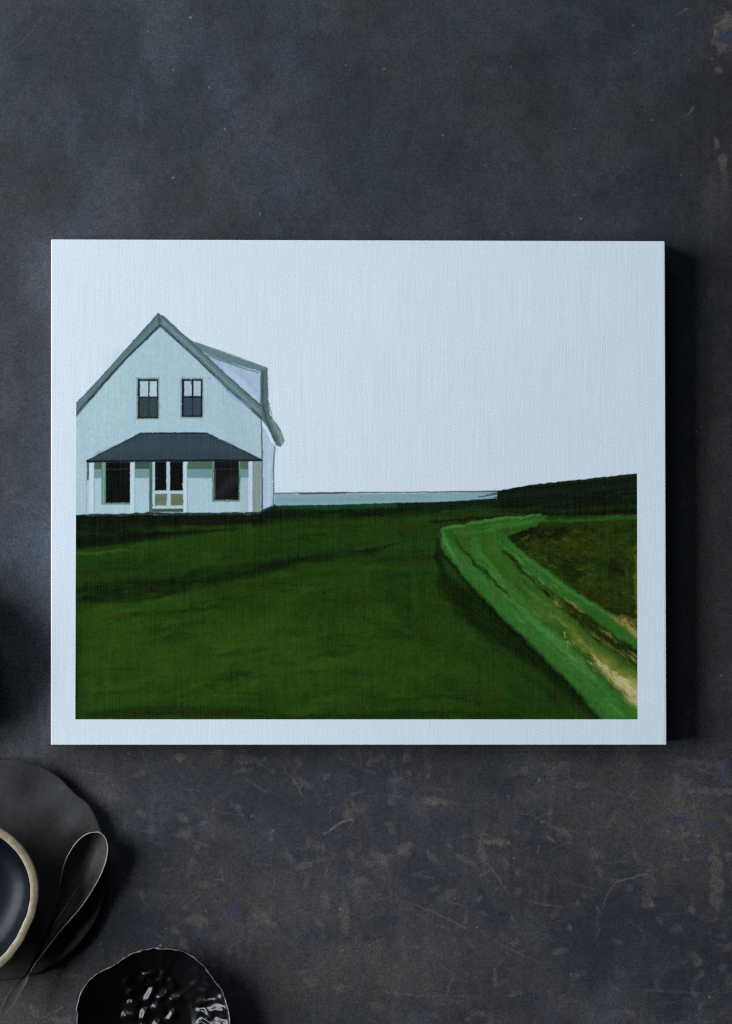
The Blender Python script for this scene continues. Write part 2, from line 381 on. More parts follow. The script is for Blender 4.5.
# dark near the house
A.stroke([(70, 531), (140, 527), (220, 521), (300, 516), (400, 513), (440, 510)], [36, 28, 16, 12, 8, 4], (10, 20, 11), soft=4, alpha=.93, dry=.25, dscale=(30, 5))
A.stroke([(70, 519), (180, 517), (275, 511)], [12, 10, 8], (9, 20, 14), soft=2, alpha=.9)
A.stroke([(70, 543), (110, 541), (170, 534), (235, 527)], [12, 10, 7, 3], (9, 18, 10), soft=3, alpha=.8, dry=.3, dscale=(30, 4))
A.stroke([(146, 531), (190, 528), (252, 526)], [2, 5, 3], (36, 64, 20), soft=1.5, alpha=.75, dry=.5)
A.stroke([(270, 523), (330, 519), (395, 521)], [5, 9, 4], (34, 60, 18), soft=3, alpha=.6, dry=.3)
A.stroke([(77, 554), (100, 553), (132, 550)], [2, 2.5, 1.5], (58, 88, 40), soft=1, alpha=.75, dry=.4)
A.stroke([(130, 550), (220, 541), (300, 536)], [4, 8, 3], (36, 62, 22), soft=3, alpha=.5, dry=.4)
A.stroke([(276, 507), (340, 507), (400, 506), (440, 505)], [7, 6, 5, 4], (22, 62, 50), soft=1.5, alpha=.8, dry=.3, dscale=(16, 2))
A.stroke([(400, 506), (450, 504), (495, 500)], [6, 5, 4], (10, 22, 16), soft=1.2, alpha=.85, dry=.2)
A.stroke([(275, 511.5), (350, 511), (430, 508), (500, 505)], [4, 4, 4, 8], (11, 27, 19), soft=1.6, alpha=.85, dry=.2)
# second dark band across the field
A.stroke([(70, 594), (120, 590), (182, 583), (253, 570), (300, 559), (350, 550)], [15, 20, 19, 13, 9, 4], (13, 24, 11), soft=5, alpha=.78, dry=.35, dscale=(30, 5))
A.stroke([(77, 601), (150, 598), (190, 588)], [5, 6, 3], (11, 20, 9), soft=2, alpha=.6, dry=.5)
A.stroke([(120, 615), (170, 612), (220, 606)], [3, 4, 2], (15, 28, 12), soft=2, alpha=.5, dry=.5)
A.stroke([(350, 553), (372, 550), (396, 544.5)], [3, 4.5, 2], (14, 18, 12), soft=1.2, alpha=.8, dry=.4)
A.stroke([(290, 562), (340, 557), (372, 552)], [4, 5, 3], (16, 26, 12), soft=2, alpha=.6, dry=.5)
A.stroke([(385, 592), (400, 606), (425, 640)], [8, 18, 10], (24, 34, 14), soft=6, alpha=.4, dry=.3)
# bottom and left edge darker paint
A.stroke([(75, 600), (76, 660), (78, 725)], [6, 12, 10], (20, 38, 14), soft=5, alpha=.6)
A.stroke([(90, 716), (170, 711), (240, 713), (300, 719)], [6, 12, 12, 4], (22, 30, 11), soft=4, alpha=.7, dry=.35)
A.stroke([(300, 718), (420, 714), (520, 717)], [4, 8, 4], (18, 30, 12), soft=3, alpha=.6, dry=.3)
A.stroke([(395, 700), (440, 696), (480, 702)], [2, 4, 2], (18, 30, 12), soft=2, alpha=.5, dry=.4)
# shadow-dark strokes left of the track
A.stroke([(438, 540), (437, 556), (444, 575)], [4, 6, 5], (12, 24, 10), soft=2.5, alpha=.8)
A.stroke([(445, 583), (470, 605), (505, 634), (545, 668), (580, 700), (600, 722)], [16, 30, 24, 16, 12, 10], (13, 24, 10), soft=7, alpha=.82, dry=.2)
A.stroke([(440, 552), (475, 592), (515, 633), (560, 675), (606, 722)], [3, 5, 5, 6, 6], (10, 22, 9), soft=1.5, alpha=.8, dry=.2)
# dark far hill, right
A.poly([(489, 492.3), (496.4, 490.6), (507, 489.4), (516, 487), (537, 484), (585, 479), (640, 473), (640, 514), (560, 516), (500, 512), (497, 498), (489, 497.5)], (13, 25, 14), wob=.7)
A.stroke([(500, 497), (560, 491), (636, 485)], [3, 7, 5], (22, 36, 24), soft=2, alpha=.6, dry=.5)
A.stroke([(536, 486), (580, 481), (636, 475.5)], [2, 2, 2], (24, 44, 22), soft=.8, alpha=.7, dry=.6)
A.stroke([(560, 500), (636, 495)], [3, 7], (15, 14, 16), soft=2, alpha=.7, dry=.3)
for k in range(70):
    x = fr.uniform(500, 634); y = fr.uniform(490-(x-500)*.11, 514); a = fr.normal(-.08, .1); L = fr.uniform(5, 26)
    A.stroke([(x, y), (x+L, y+L*a)], [fr.uniform(.8, 3), .6], [(24, 44, 20), (8, 14, 12), (18, 34, 26), (32, 48, 18)][fr.randint(4)], soft=1, alpha=fr.uniform(.2, .55), dry=.5)
A.stroke([(430, 516), (480, 512), (540, 508)], [3, 5, 2], (36, 44, 24), soft=1.2, alpha=.75, dry=.4)
A.stroke([(500, 511), (560, 511), (636, 506)], [3, 4, 4], (28, 46, 18), soft=1.5, alpha=.7, dry=.4)
A.stroke([(430, 522), (480, 518), (545, 514)], [3, 3, 2], (12, 24, 12), soft=1.3, alpha=.8)
# right-hand brown field
A.poly([(505, 536), (520, 527), (545, 522), (640, 519), (640, 645), (600, 614), (555, 582), (515, 550)], (35, 56, 18), soft=2, wob=1.5)
sl = A.box(500, 515, 640, 640); X = A.X[sl]; Y = A.Y[sl]
inside = sstep(0, 12, (X-505)-(Y-545)*1.30)*sstep(520, 526, Y)
A.C[sl] *= (1-inside+inside*(.30+1.40*fbm(X/7, Y/6, 81, 4)**1.2))[..., None]
A.stroke([(508, 537), (530, 534), (560, 532)], [10, 14, 8], (14, 21, 8), soft=3, alpha=.85, dry=.3)
A.stroke([(512, 546), (535, 545), (550, 556)], [6, 8, 4], (20, 30, 10), soft=3, alpha=.7, dry=.4)
A.blob(615, 572, 9, 9, (22, 28, 10), alpha=.7, rag=.6); A.blob(590, 600, 22, 8, (40, 46, 14), alpha=.6, rag=.8)
A.blob(585, 545, 45, 9, (62, 70, 24), alpha=.35, rag=1.1, sc_=8, edge=.7); A.blob(610, 583, 25, 8, (56, 72, 24), alpha=.35, rag=1.1, sc_=8, edge=.7)
A.stroke([(605, 612), (636, 618)], [6, 8], (30, 40, 12), soft=2, alpha=.6, dry=.4)
A.blob(636, 585, 2.5, 30, (120, 118, 66), alpha=.5, rag=.8, sc_=4)
# far thin green track
A.stroke([(520, 522), (570, 520.5), (636, 517)], [3, 3.5, 4], (44, 92, 44), soft=1, alpha=.85, dry=.3)
A.stroke([(540, 528), (590, 524), (636, 523)], [2, 3, 4], (44, 58, 18), soft=1.5, alpha=.6, dry=.4)
# ---- the track
TR = (48, 104, 52)
A.poly([(440.5, 529), (450, 526), (505, 518), (530, 515), (546, 516), (536, 526), (520, 531), (506, 538), (505, 545), (520, 558), (562, 593), (600, 620), (640, 650), (640, 725), (613, 725), (560, 671), (501, 612), (462, 573), (441, 549)], (48, 92, 36), wob=.9)
A.stroke([(442, 529), (480, 522), (525, 516), (540, 515)], [3, 3, 2.5, .5], (70, 132, 78), soft=1, alpha=.85, dry=.25)
A.stroke([(455, 533), (490, 528), (525, 522), (545, 519)], [4, 7, 5, 1], (56, 116, 56), soft=1.5, alpha=.85, dry=.3)
A.stroke([(446, 545), (470, 572), (505, 606), (545, 643), (585, 680), (622, 722)], [9, 13, 19, 22, 26, 30], (54, 114, 58), soft=3.2, alpha=.9, dry=.15, dscale=(40, 4))
A.stroke([(443, 532), (444, 543), (462, 567)], [2, 4, 1], (74, 142, 82), soft=1.2, alpha=.8, dry=.2)
A.stroke([(500, 590), (530, 618), (572, 655), (612, 700)], [1, 8, 9, 1], (70, 138, 82), soft=2.5, alpha=.7, dry=.3, dscale=(40, 3))
A.stroke([(475, 540), (478, 556), (500, 582), (535, 614)], [5, 12, 11, 1], (58, 122, 58), soft=2.5, alpha=.8, dry=.2, dscale=(30, 4))
A.stroke([(492, 534), (494, 550), (520, 578), (555, 606), (600, 645), (636, 675)], [10, 12, 12, 14, 14, 12], (54, 104, 44), soft=2.5, alpha=.8, dry=.25, dscale=(30, 4))
# wheel rut, dark
A.stroke([(452, 536), (462, 550), (480, 568), (505, 592)], [2, 3, 3.5, 2.5], (22, 50, 28), soft=1.1, alpha=.85, dry=.5, dscale=(5, 2))
A.stroke([(485, 572), (497, 584), (508, 596)], [2, 3, 2], (28, 36, 34), soft=1, alpha=.6, dry=.6, dscale=(4, 2))
A.stroke([(462, 531), (478, 529), (492, 527)], [1.5, 2.5, 1.5], (36, 66, 34), soft=1, alpha=.6, dry=.5)
A.stroke([(505, 552), (530, 577), (562, 604), (595, 630), (640, 668)], [5, 6, 9, 15, 22], (30, 40, 15), soft=2, alpha=.93, dry=.15, dscale=(8, 3))
A.stroke([(545, 597), (580, 625), (620, 655)], [2, 4, 5], (54, 68, 28), soft=1.5, alpha=.6, dry=.7, dscale=(4, 2))
# right wheel band
A.stroke([(502, 541), (520, 556), (562, 589), (600, 614), (640, 643)], [9, 11, 12, 13, 16], (48, 108, 52), soft=1.4, alpha=.97, dry=.1, dscale=(30, 4))
A.stroke([(510, 546), (560, 584), (610, 617)], [2, 3, 3], (74, 130, 66), soft=1.2, alpha=.6, dry=.4)
A.stroke([(503, 537), (503, 545)], [5, 4], (40, 88, 40), soft=1.5, alpha=.8)
# sandy wear
A.stroke([(612, 618), (624, 622), (636, 634)], [3, 9, 8], (160, 152, 96), soft=3, alpha=.8, dry=.6, dscale=(4, 3))
A.stroke([(622, 616), (636, 622)], [3, 5], (120, 118, 60), soft=2, alpha=.6, dry=.6, dscale=(4, 3))
A.stroke([(628, 646), (638, 656)], [5, 8], (28, 30, 12), soft=1.5, alpha=.8, dry=.3)
A.stroke([(572, 636), (600, 660), (620, 676), (640, 690)], [4, 8, 13, 22], (132, 146, 78), soft=3, alpha=.78, dry=.65, dscale=(6, 3))
A.stroke([(596, 664), (612, 676), (626, 690), (638, 702)], [5, 9, 13, 12], (186, 184, 136), soft=3, alpha=.85, dry=.45, dscale=(6, 3))
A.stroke([(622, 680), (638, 688)], [8, 12], (206, 198, 156), soft=2.5, alpha=.8, dry=.35)
A.stroke([(580, 634), (612, 657), (640, 676)], [5, 9, 12], (62, 100, 42), soft=2, alpha=.85, dry=.3)
A.stroke([(622, 693), (631, 697)], [2, 3], (36, 44, 22), soft=.9, alpha=.85, dry=.4)
A.stroke([(628, 706), (638, 714)], [4, 8], (70, 120, 50), soft=2, alpha=.8, dry=.3)
A.stroke([(626, 700), (637, 708)], [2, 4], (170, 170, 110), soft=1.5, alpha=.6, dry=.5)
A.blob(545, 612, 14, 8, (92, 128, 80), alpha=.4, ang=.7, rag=1, sc_=5, edge=.6)
A.stroke([(553, 604), (575, 640)], [1, 8], (88, 122, 50), soft=3, alpha=.4, dry=.6)
for k in range(150):                      # loose dry strokes along the track
    t = fr.uniform(0, 1); q = fr.uniform(0, 1)
    x0 = 448+t*150+q*(50-5*t); y0 = 545+t*160-q*(18+22*t)
    L = fr.uniform(10, 42)*(.5+t*.6); a = math.radians(50-8*t)-.16*q
    c = [(84, 142, 84), (66, 124, 58), (96, 136, 66), (34, 76, 30), (58, 112, 62), (74, 98, 36)][fr.randint(6)]
    if q > .55 and t > .45: c = [(120, 134, 66), (88, 110, 46), (150, 150, 92), (56, 84, 34)][fr.randint(4)]
    A.stroke([(x0, y0), (x0+L*.5*math.cos(a), y0+L*.5*math.sin(a)), (x0+L*math.cos(a), y0+L*math.sin(a))], [.5, fr.uniform(1, 4.5), .5], c, soft=1, alpha=fr.uniform(.25, .65), dry=.7, dscale=(9, 1.3))
for k in range(260):                      # dabs in the rough patch
    x = fr.uniform(520, 636); lim = 548+(x-520)*.62
    y = fr.uniform(528, min(lim, 616)); a = fr.normal(.2, .5); L = fr.uniform(2, 9)
    c = [(66, 82, 26), (15, 26, 9), (82, 92, 38), (32, 54, 15), (20, 31, 10), (48, 72, 22)][fr.randint(6)]
    A.stroke([(x, y), (x+L*math.cos(a), y+L*math.sin(a))], [fr.uniform(.8, 3), .8], c, soft=.8, alpha=fr.uniform(.2, .65), dry=.5, dscale=(3, 1.5))
A.stroke([(556, 618), (590, 648), (620, 670), (640, 684)], [2, 7, 10, 12], (110, 128, 58), soft=3, alpha=.6, dry=.6, dscale=(9, 2))
A.stroke([(590, 655), (612, 674), (636, 700)], [2, 6, 8], (196, 190, 140), soft=2, alpha=.7, dry=.5, dscale=(7, 2))
A.stroke([(604, 700), (622, 716)], [3, 5], (84, 146, 70), soft=2, alpha=.6, dry=.5)
for k in range(60):                       # straw coloured dabs at the lower right
    x = fr.uniform(560, 637); y = 634+(x-560)*.8+fr.normal(0, 6); a = .75+fr.normal(0, .3); L = fr.uniform(2, 8)
    c = [(200, 190, 140), (168, 164, 96), (60, 72, 30), (120, 124, 60), (216, 206, 160)][fr.randint(5)]
    A.stroke([(x, y), (x+L*math.cos(a), y+L*math.sin(a))], [fr.uniform(.6, 2), .6], c, soft=.7, alpha=fr.uniform(.3, .8), dry=.5, dscale=(3, 1.5))
for k in range(40):
    x = fr.uniform(530, 634); y = 577+(x-530)*.86+fr.normal(0, 2.5); L = fr.uniform(2, 6)
    c = [(88, 98, 44), (18, 28, 10), (84, 92, 36), (14, 18, 8)][fr.randint(4)]
    A.stroke([(x, y), (x+L*.7, y+L*.6)], [fr.uniform(.8, 2), .6], c, soft=.7, alpha=fr.uniform(.3, .7), dry=.4, dscale=(3, 1.5))
# sea and horizon
A.poly([(275, 493.6), (400, 493.4), (497, 491.6), (497, 496.5), (488, 498.6), (450, 501), (400, 502.5), (340, 504.6), (275, 505.4)], (134, 168, 176), wob=.5)
A.stroke([(276, 500), (360, 499), (430, 497)], [4, 5, 3], (118, 156, 164), soft=1.5, alpha=.6, dry=.4)
A.stroke([(275, 493.2), (340, 492.6), (400, 492.4), (497, 491.2)], [1.1, 1.5, 1.2, 1.5], (40, 60, 50), soft=.6, alpha=.9, wob=.3)
A.stroke([(300, 493.8), (345, 493.2)], 1.2, (30, 38, 26), soft=.5, alpha=.8, wob=.3)
A.stroke([(478, 497), (497, 493.5)], [1, 2.4], (20, 40, 34), soft=.7, alpha=.8)
# ---- the house
WALL = (170, 197, 206); FR = (12, 13, 14)
A.poly([(158.5, 314), (192, 342), (262, 405), (262, 430), (275, 446), (274.5, 506), (264, 511), (261, 514), (76, 516), (70, 410)], WALL, wob=.3)
A.C[A.box(77, 330, 262, 514)] *= 1.
A.poly([(262.5, 426), (266, 430), (273, 447), (273.5, 506), (263, 510)], (176, 196, 216), wob=.3)
A.stroke([(269, 445), (269, 505)], 3, (190, 208, 228), soft=1, alpha=.6, dry=.3)
A.stroke([(261.6, 416), (262.2, 455), (262.5, 509)], [1.2, 1.6, 1.8], (42, 56, 64), soft=.6, alpha=.9, wob=.3, dry=.15)
A.stroke([(275, 446), (273.6, 470), (274, 506)], [1.6, 1.3, 1.5], (60, 80, 84), soft=.6, alpha=.85, wob=.4, dry=.2)
A.stroke([(263, 510), (275.5, 505.5)], 1.6, (30, 48, 44), soft=.6, alpha=.9)
A.stroke([(120, 360), (110, 420)], [20, 30], (176, 200, 207), soft=8, alpha=.5, dry=.4)
A.stroke([(230, 400), (240, 450)], [20, 20], (160, 186, 196), soft=6, alpha=.5, dry=.4)
for k in range(90):
    x, y = fr.uniform(82, 256), fr.uniform(330, 480); L = fr.uniform(8, 30)
    if y < 332+abs(x-160)*.93 or y+L > 508: continue
    A.stroke([(x, y), (x+fr.normal(0, 2), y+L)], [.5, fr.uniform(1, 6)], [(184, 208, 216), (152, 182, 190), (176, 198, 214)][fr.randint(3)], soft=1.5, alpha=fr.uniform(.1, .35), dry=.6)
# dormer
A.poly([(191, 341), (266.5, 368), (267.5, 412), (262, 412), (225, 378)], (170, 192, 212), wob=.3)
A.stroke([(215, 362), (240, 372), (258, 392)], [8, 8, 5], (148, 176, 200), soft=3, alpha=.5, dry=.6, dscale=(5, 2))
A.stroke([(225, 370), (255, 398)], [8, 10], (184, 204, 226), soft=2, alpha=.6, dry=.4)
A.poly([(186, 336), (192.5, 341), (267.5, 368), (267, 373), (258, 371), (224, 361), (198, 350), (190, 344)], (102, 128, 132), wob=.3)
A.stroke([(196, 351.5), (224, 361.5), (240, 367), (259, 373)], [1, 1.3, 1.1, 1], (62, 82, 88), soft=.6, alpha=.85, wob=.3, dry=.2)
A.stroke([(191, 341), (230, 354), (267.5, 368.2)], 1., (86, 110, 112), soft=.6, alpha=.7, wob=.3)
A.poly([(260.5, 371), (267.3, 369), (268, 400), (270, 414), (281, 430), (285, 441), (280.5, 447), (276, 445), (268, 428), (262, 420), (260.4, 405)], (84, 112, 110), wob=.5)
A.stroke([(263, 372), (262.6, 400), (266, 418), (276, 440)], [2, 2.2, 2.5, 2], (52, 74, 76), soft=.9, alpha=.8, dry=.4)
A.stroke([(267.5, 369), (268.4, 402), (272, 415)], 1., (40, 58, 58), soft=.6, alpha=.8, wob=.3)
A.stroke([(272, 421), (281, 436), (282, 443)], [3, 5, 4], (132, 160, 158), soft=1.2, alpha=.75, dry=.4)
# rakes
RK = (98, 124, 126)
A.poly([(157.5, 313.2), (164, 316), (176, 327), (192, 342), (226, 374), (262, 405), (262, 418), (226, 386), (190, 352), (160.5, 325.5), (118, 367), (76, 415), (70, 412), (76, 404.5), (100, 379), (130, 345)], RK, wob=.4)
A.stroke([(158.5, 314.6), (128, 347.6), (98, 381.6), (74, 406.6)], 1.5, (72, 94, 94), soft=.6, alpha=.8, wob=.4, dry=.2)
A.stroke([(160, 325.5), (130, 355), (112, 374), (76, 415.5)], [2.6, 2.2, 2.6, 3.0], (32, 48, 50), soft=.6, alpha=.92, wob=.5, dry=.15, dscale=(10, 2))
A.stroke([(156, 319), (128, 351), (98, 387), (77, 408)], 1.1, (70, 92, 90), soft=.6, alpha=.5, wob=.4, dry=.5)
A.stroke([(160.5, 325.5), (191, 353), (226, 386.5), (261, 418)], [2.4, 2.1, 1.9, 2.4], (38, 56, 64), soft=.6, alpha=.9, wob=.4, dry=.15)
A.stroke([(162, 316), (192, 343), (226, 374.5), (261, 406)], 1.5, (52, 72, 76), soft=.6, alpha=.75, wob=.4, dry=.2)
A.stroke([(163, 322), (192, 348.5), (226, 381), (260, 412)], 1.6, (140, 164, 170), soft=.8, alpha=.55, wob=.3, dry=.4)
A.stroke([(214, 378), (236, 398), (250, 408)], [2, 3, 2], (132, 164, 190), soft=1.2, alpha=.7, dry=.4)
A.stroke([(158.6, 313.5), (160, 322)], [2.2, 3.4], (64, 84, 84), soft=.8, alpha=.8)
# upper windows
def rect(x0, y0, x1, y1, c, **k): A.rect(x0, y0, x1, y1, c, soft=.5, wob=.28, **k)
rect(136.6, 377.5, 159.6, 419.5, (118, 146, 142), alpha=.8)
rect(138, 379, 158.6, 418.4, (30, 42, 40))
rect(140.4, 381.2, 148.4, 396.4, (176, 196, 208)); rect(150, 381.2, 157.2, 396.4, (180, 200, 212))
rect(140.2, 398, 157.2, 416.6, (54, 70, 70)); A.stroke([(149.2, 381), (149.2, 417)], 1.2, (24, 34, 34), soft=.5, alpha=.85, wob=.2)
A.stroke([(142, 410), (156, 406)], [6, 8], (54, 70, 72), soft=3, alpha=.6, dry=.4)
rect(180.6, 377.5, 204, 418.5, (122, 148, 150), alpha=.7)
rect(182, 379, 202.8, 417, (24, 30, 36))
rect(184.6, 381.2, 192, 396, (170, 192, 206)); rect(193.8, 381.2, 201, 396, (172, 194, 208))
rect(184.4, 398, 201, 415.4, (56, 72, 88)); A.stroke([(192.8, 381), (192.8, 416)], 1.3, (22, 28, 36), soft=.5, alpha=.85, wob=.2)
A.stroke([(186, 410), (199, 404)], [5, 6], (54, 66, 82), soft=3, alpha=.5, dry=.4)
A.blob(210, 379, 1.3, 1.5, (120, 150, 190), alpha=.7, rag=.3)
# below the porch roof
rect(87.4, 460, 89.6, 480, (56, 78, 82), alpha=.9); A.stroke([(87, 480), (87, 512)], 1, (120, 148, 152), soft=.6, alpha=.6)
for x0, x1, g in [(94.5, 102.5, (74, 98, 76)), (135, 151.5, (58, 84, 78)), (187, 214, (78, 104, 88)), (240, 249.5, (84, 104, 84))]:
    rect(x0, 460, x1, 478, (112, 148, 152)); rect(x0, 460, x1, 469, g)
    A.stroke([(x0, 478), (x1, 478)], .9, (130, 160, 166), soft=.6, alpha=.6)
rect(102, 461, 131, 504.6, (98, 138, 118)); rect(106.4, 461, 131, 502.8, FR)
A.stroke([(104.4, 463), (104.4, 503)], 1.1, (136, 178, 160), soft=.5, alpha=.8); A.stroke([(107, 469.2), (130, 469)], .9, (48, 48, 48), soft=.5, alpha=.7)
rect(149.6, 461, 153.4, 512, (72, 104, 92)); rect(153, 461, 184.4, 512, (60, 88, 70)); rect(153, 461, 184.4, 508.6, (176, 200, 210))
rect(155.4, 461, 167, 490.6, FR); rect(170.4, 461, 183.4, 490.6, FR)
rect(155.4, 493.8, 167.4, 505.6, (108, 120, 100)); rect(171.2, 493.8, 183.6, 505.6, (104, 112, 92))
A.stroke([(158, 500), (166, 498)], [4, 4], (86, 98, 80), soft=2, alpha=.5)
rect(212.4, 460, 240.6, 501.8, (104, 138, 120)); rect(214.6, 460, 239.2, 500, (22, 22, 24))
rect(214.6, 469, 216.2, 500, (60, 66, 62)); A.stroke([(216, 469), (238, 468.6)], .9, (54, 52, 54), soft=.5, alpha=.6)
A.stroke([(222, 492), (234, 480)], [10, 12], (40, 40, 42), soft=4, alpha=.6)
rect(241, 478, 249, 512, (164, 188, 192)); rect(252.6, 460, 261, 512.5, (132, 148, 144)); A.stroke([(257, 462), (257, 511)], 3, (146, 160, 156), soft=1, alpha=.5, dry=.4)
for x0, x1 in [(90, 94.4), (130.8, 135), (184, 187.4), (248.8, 252.8)]:
    rect(x0, 460.5, x1, 513, (192, 211, 224)); A.stroke([(x1+.4, 463), (x1+.4, 512)], .8, (112, 138, 146), soft=.5, alpha=.55, wob=.3)
# porch roof
A.poly([(141, 433), (206.9, 432.6), (262, 459.3), (262, 461), (88, 462.6), (87.6, 460.6)], (54, 68, 76), wob=.35)
A.stroke([(100, 455), (150, 442), (230, 447)], [6, 12, 8], (62, 77, 86), soft=4, alpha=.5, dry=.4)
A.stroke([(141, 433.3), (206.9, 433)], 1.6, (26, 34, 40), soft=.5, alpha=.9, wob=.3); A.stroke([(206.9, 433), (262, 459.8)], 1.2, (30, 40, 46), soft=.5, alpha=.85, wob=.3)
A.stroke([(141, 433.3), (88, 460.5)], 1.4, (34, 46, 52), soft=.5, alpha=.85, wob=.3); A.stroke([(87.6, 461.4), (150, 460.6), (262, 460.2)], 1.9, (16, 22, 26), soft=.6, alpha=.95, wob=.3)
# grass line ragged against the wall foot
A.stroke([(70, 516.2), (120, 515.2), (150, 513.6), (190, 514.4), (262, 513.4)], [3.4, 3, 3, 3, 3], (12, 26, 16), soft=.7, alpha=.95, wob=1.)
A.stroke([(262, 512.2), (277, 507.5)], [3.4, 3.4], (12, 34, 26), soft=.7, alpha=.95, wob=.8)
DARKEN = .92
def zp(X, Y):
    # the print's own corners are a touch out of square, as in the photo
    u = np.clip((Y-264)/455.6, 0, 1)
    sx = X+(-1.4*u)*(1-(X-77)/559.5)+(1.0*u)*((X-77)/559.5)
    return (sx-366)*S*KC-CL.x, (512-Y)*S*KC-CL.y, 0*X+ZC+.00003
hs = (PX < 277.5) & (PY < 515)
wx = (fbm(PX/9, PY/6, 95, 3)-.5)*5+(fbm(PX/2.2, PY/2.2, 96, 2)-.5)*1.9; wy = (fbm(PX/9, PY/6, 97, 3)-.5)*3+(fbm(PX/2.2, PY/2.2, 98, 2)-.5)*1.7
hk = hs*sstep(77, 80, PX); sx_ = (fbm(PX/3.5, PY/3.5, 101, 2)-.5)*1.0*hk; sy_ = (fbm(PX/3.5, PY/3.5, 102, 2)-.5)*1.0*hk
ih = np.clip(np.round((PY+sy_-264)/.62).astype(int), 0, len(py_)-1); jh = np.clip(np.round((PX+sx_-77)/.62).astype(int), 0, len(px_)-1)
wk = sstep(500, 516, PY)*sstep(77, 83, PX)*sstep(637, 632, PX)*sstep(720, 715, PY)
ii = np.clip(np.round((PY+wy*wk-264)/.62).astype(int), 0, len(py_)-1); jj = np.clip(np.round((PX+wx*wk-77)/.62).astype(int), 0, len(px_)-1)
A.C = np.where(hs[..., None], A.C[ih, jh], A.C[ii, jj])
A.C *= (.93+.14*fbm(PX/2.4, PY/2.4, 103, 2))[..., None]**(hs*sstep(.72, .6, A.C.mean(-1)))[..., None]
below = (sstep(503, 512, PY)*~hs*(1-.6*sstep(.2, .4, A.C.mean(-1))))[..., None]
mott = (.80+.40*fbm(PX/2.6, PY/2.6, 91, 3))*(.86+.28*fbm(PX/9, PY/5, 93, 3))
A.C = A.C*(1-below)+A.C*mott[..., None]*np.array([.97, .88, .56])*below
nl, nr, nt_, nb_ = 39, 44, 35, 37          # the unprinted white margin of the same cloth
full = np.empty((len(py_)+nt_+nb_, len(px_)+nl+nr, 3)); full[:] = lin(SKY)
full[nt_:nt_+len(py_), nl:nl+len(px_)] = A.C
fx = px_[0]+(np.arange(full.shape[1])-nl)*.62; fy = py_[0]+(np.arange(full.shape[0])-nt_)*.62
me = grid_mesh('printed_picture', fx, fy, zp, full)
link('printed_picture', me, pm.m, canvas)

# ================================================================ DISHES
def wavy(cx, cy, pts, sm=.11):                      # outline radius (px) by angle from listed edge points
    an = np.array([math.atan2(-(y-cy), x-cx) for x, y in pts]) % (2*math.pi); r = np.array([math.hypot(x-cx, y-cy) for x, y in pts])
    o = np.argsort(an); an, r = an[o], r[o]
    an = np.concatenate([an-2*math.pi, an, an+2*math.pi]); r = np.concatenate([r, r, r])
    def f(t):
        d = (np.asarray(t)[..., None]-an)
        w = np.exp(-(d/sm)**2)+1e-9*np.exp(-(d/.8)**2)
        return (w*r).sum(-1)/w.sum(-1)
    return f
def revolve(name, prof, rad, nseg=240, disp=None):
    """prof: (fraction of outline radius, height m) closed from centre-top out and back to centre-bottom"""
    th = np.linspace(0, 2*math.pi, nseg, endpoint=False); R = rad(th)*S
    pr = np.array(prof); V = []
    for i, (f, z) in enumerate(pr):
        x = f*R*np.cos(th); y = f*R*np.sin(th); zz = np.full(nseg, z)
        if disp is not None: zz = zz+disp(x, y, f, th, i)
        V.append(np.stack([x, y, zz], 1))
    V = np.concatenate(V).tolist(); F = []
    for r in range(len(pr)-1):
        for k in range(nseg):
            F.append((r*nseg+k, (r+1)*nseg+k, (r+1)*nseg+(k+1) % nseg, r*nseg+(k+1) % nseg))
    return pymesh(name, V, F)
def dens(prof, step=.02):
    """Catmull-Rom refinement of a profile"""
    P = np.array(prof, float); out = []
    for i in range(len(P)-1):
        p0 = P[max(i-1, 0)]; p1 = P[i]; p2 = P[i+1]; p3 = P[min(i+2, len(P)-1)]
        n = max(1, int(math.hypot((p2-p1)[0], (p2-p1)[1]*20)/step))
        for k in range(n):
            t = k/n; out.append(.5*((2*p1)+(-p0+p2)*t+(2*p0-5*p1+4*p2-p3)*t*t+(-p0+3*p1-3*p2+p3)*t**3))
    out.append(P[-1]); return [tuple(p) for p in out]
def glaze(name, col, rough, var=.15, bump=.00005, scale=200, spec=.5, coat=0., col2=None, speck=0.):
    nt = NT(name); ob = nt.obj(); g = nt.noise(ob, scale, 4, .6); gg = nt.noise(ob, scale*.16, 3, .5)
    base = nt.scalecol(tuple(col), nt.math('ADD', nt.rng(g, .3, .7, 1-var, 1+var), nt.math('MULTIPLY', nt.math('SUBTRACT', gg, .5), var*2)))
    if speck:
        v = nt.noise(ob, scale*4, 2, .5); mk = nt.rng(v, .66, .70, 0., speck)
        mx = nt.n('ShaderNodeMix', data_type='RGBA'); nt.l(mk, mx.inputs['Factor']); nt.l(base, mx.inputs['A']); mx.inputs['B'].default_value = (*col2, 1); base = mx.outputs['Result']
    nt.l(base, nt.b.inputs['Base Color'])
    nt.l(nt.rng(gg, .3, .7, rough*.85, min(1, rough*1.15)), nt.b.inputs['Roughness'])
    nt.b.inputs['Specular IOR Level'].default_value = spec; nt.b.inputs['Coat Weight'].default_value = coat; nt.b.inputs['Coat Roughness'].default_value = .08
    nt.bump(g, bump, .6); return nt.m
M_plate = glaze('matte_black_stoneware', (.027, .0265, .027), .72, .25, .00012, 260, .30)
M_navy = glaze('navy_gloss_glaze', (.0035, .0055, .011), .44, .4, .00002, 60, .20, 0)
M_tan = glaze('bare_tan_clay', (.28, .235, .165), .75, .22, .00012, 300, .3, 0, (.10, .08, .06), .7)
M_out = glaze('dark_clay_body', (.03, .03, .032), .6, .2, .0001, 220, .3)
M_gloss = glaze('glossy_black_glaze', (.0035, .0035, .004), .27, .3, .00006, 150, .34, 0)
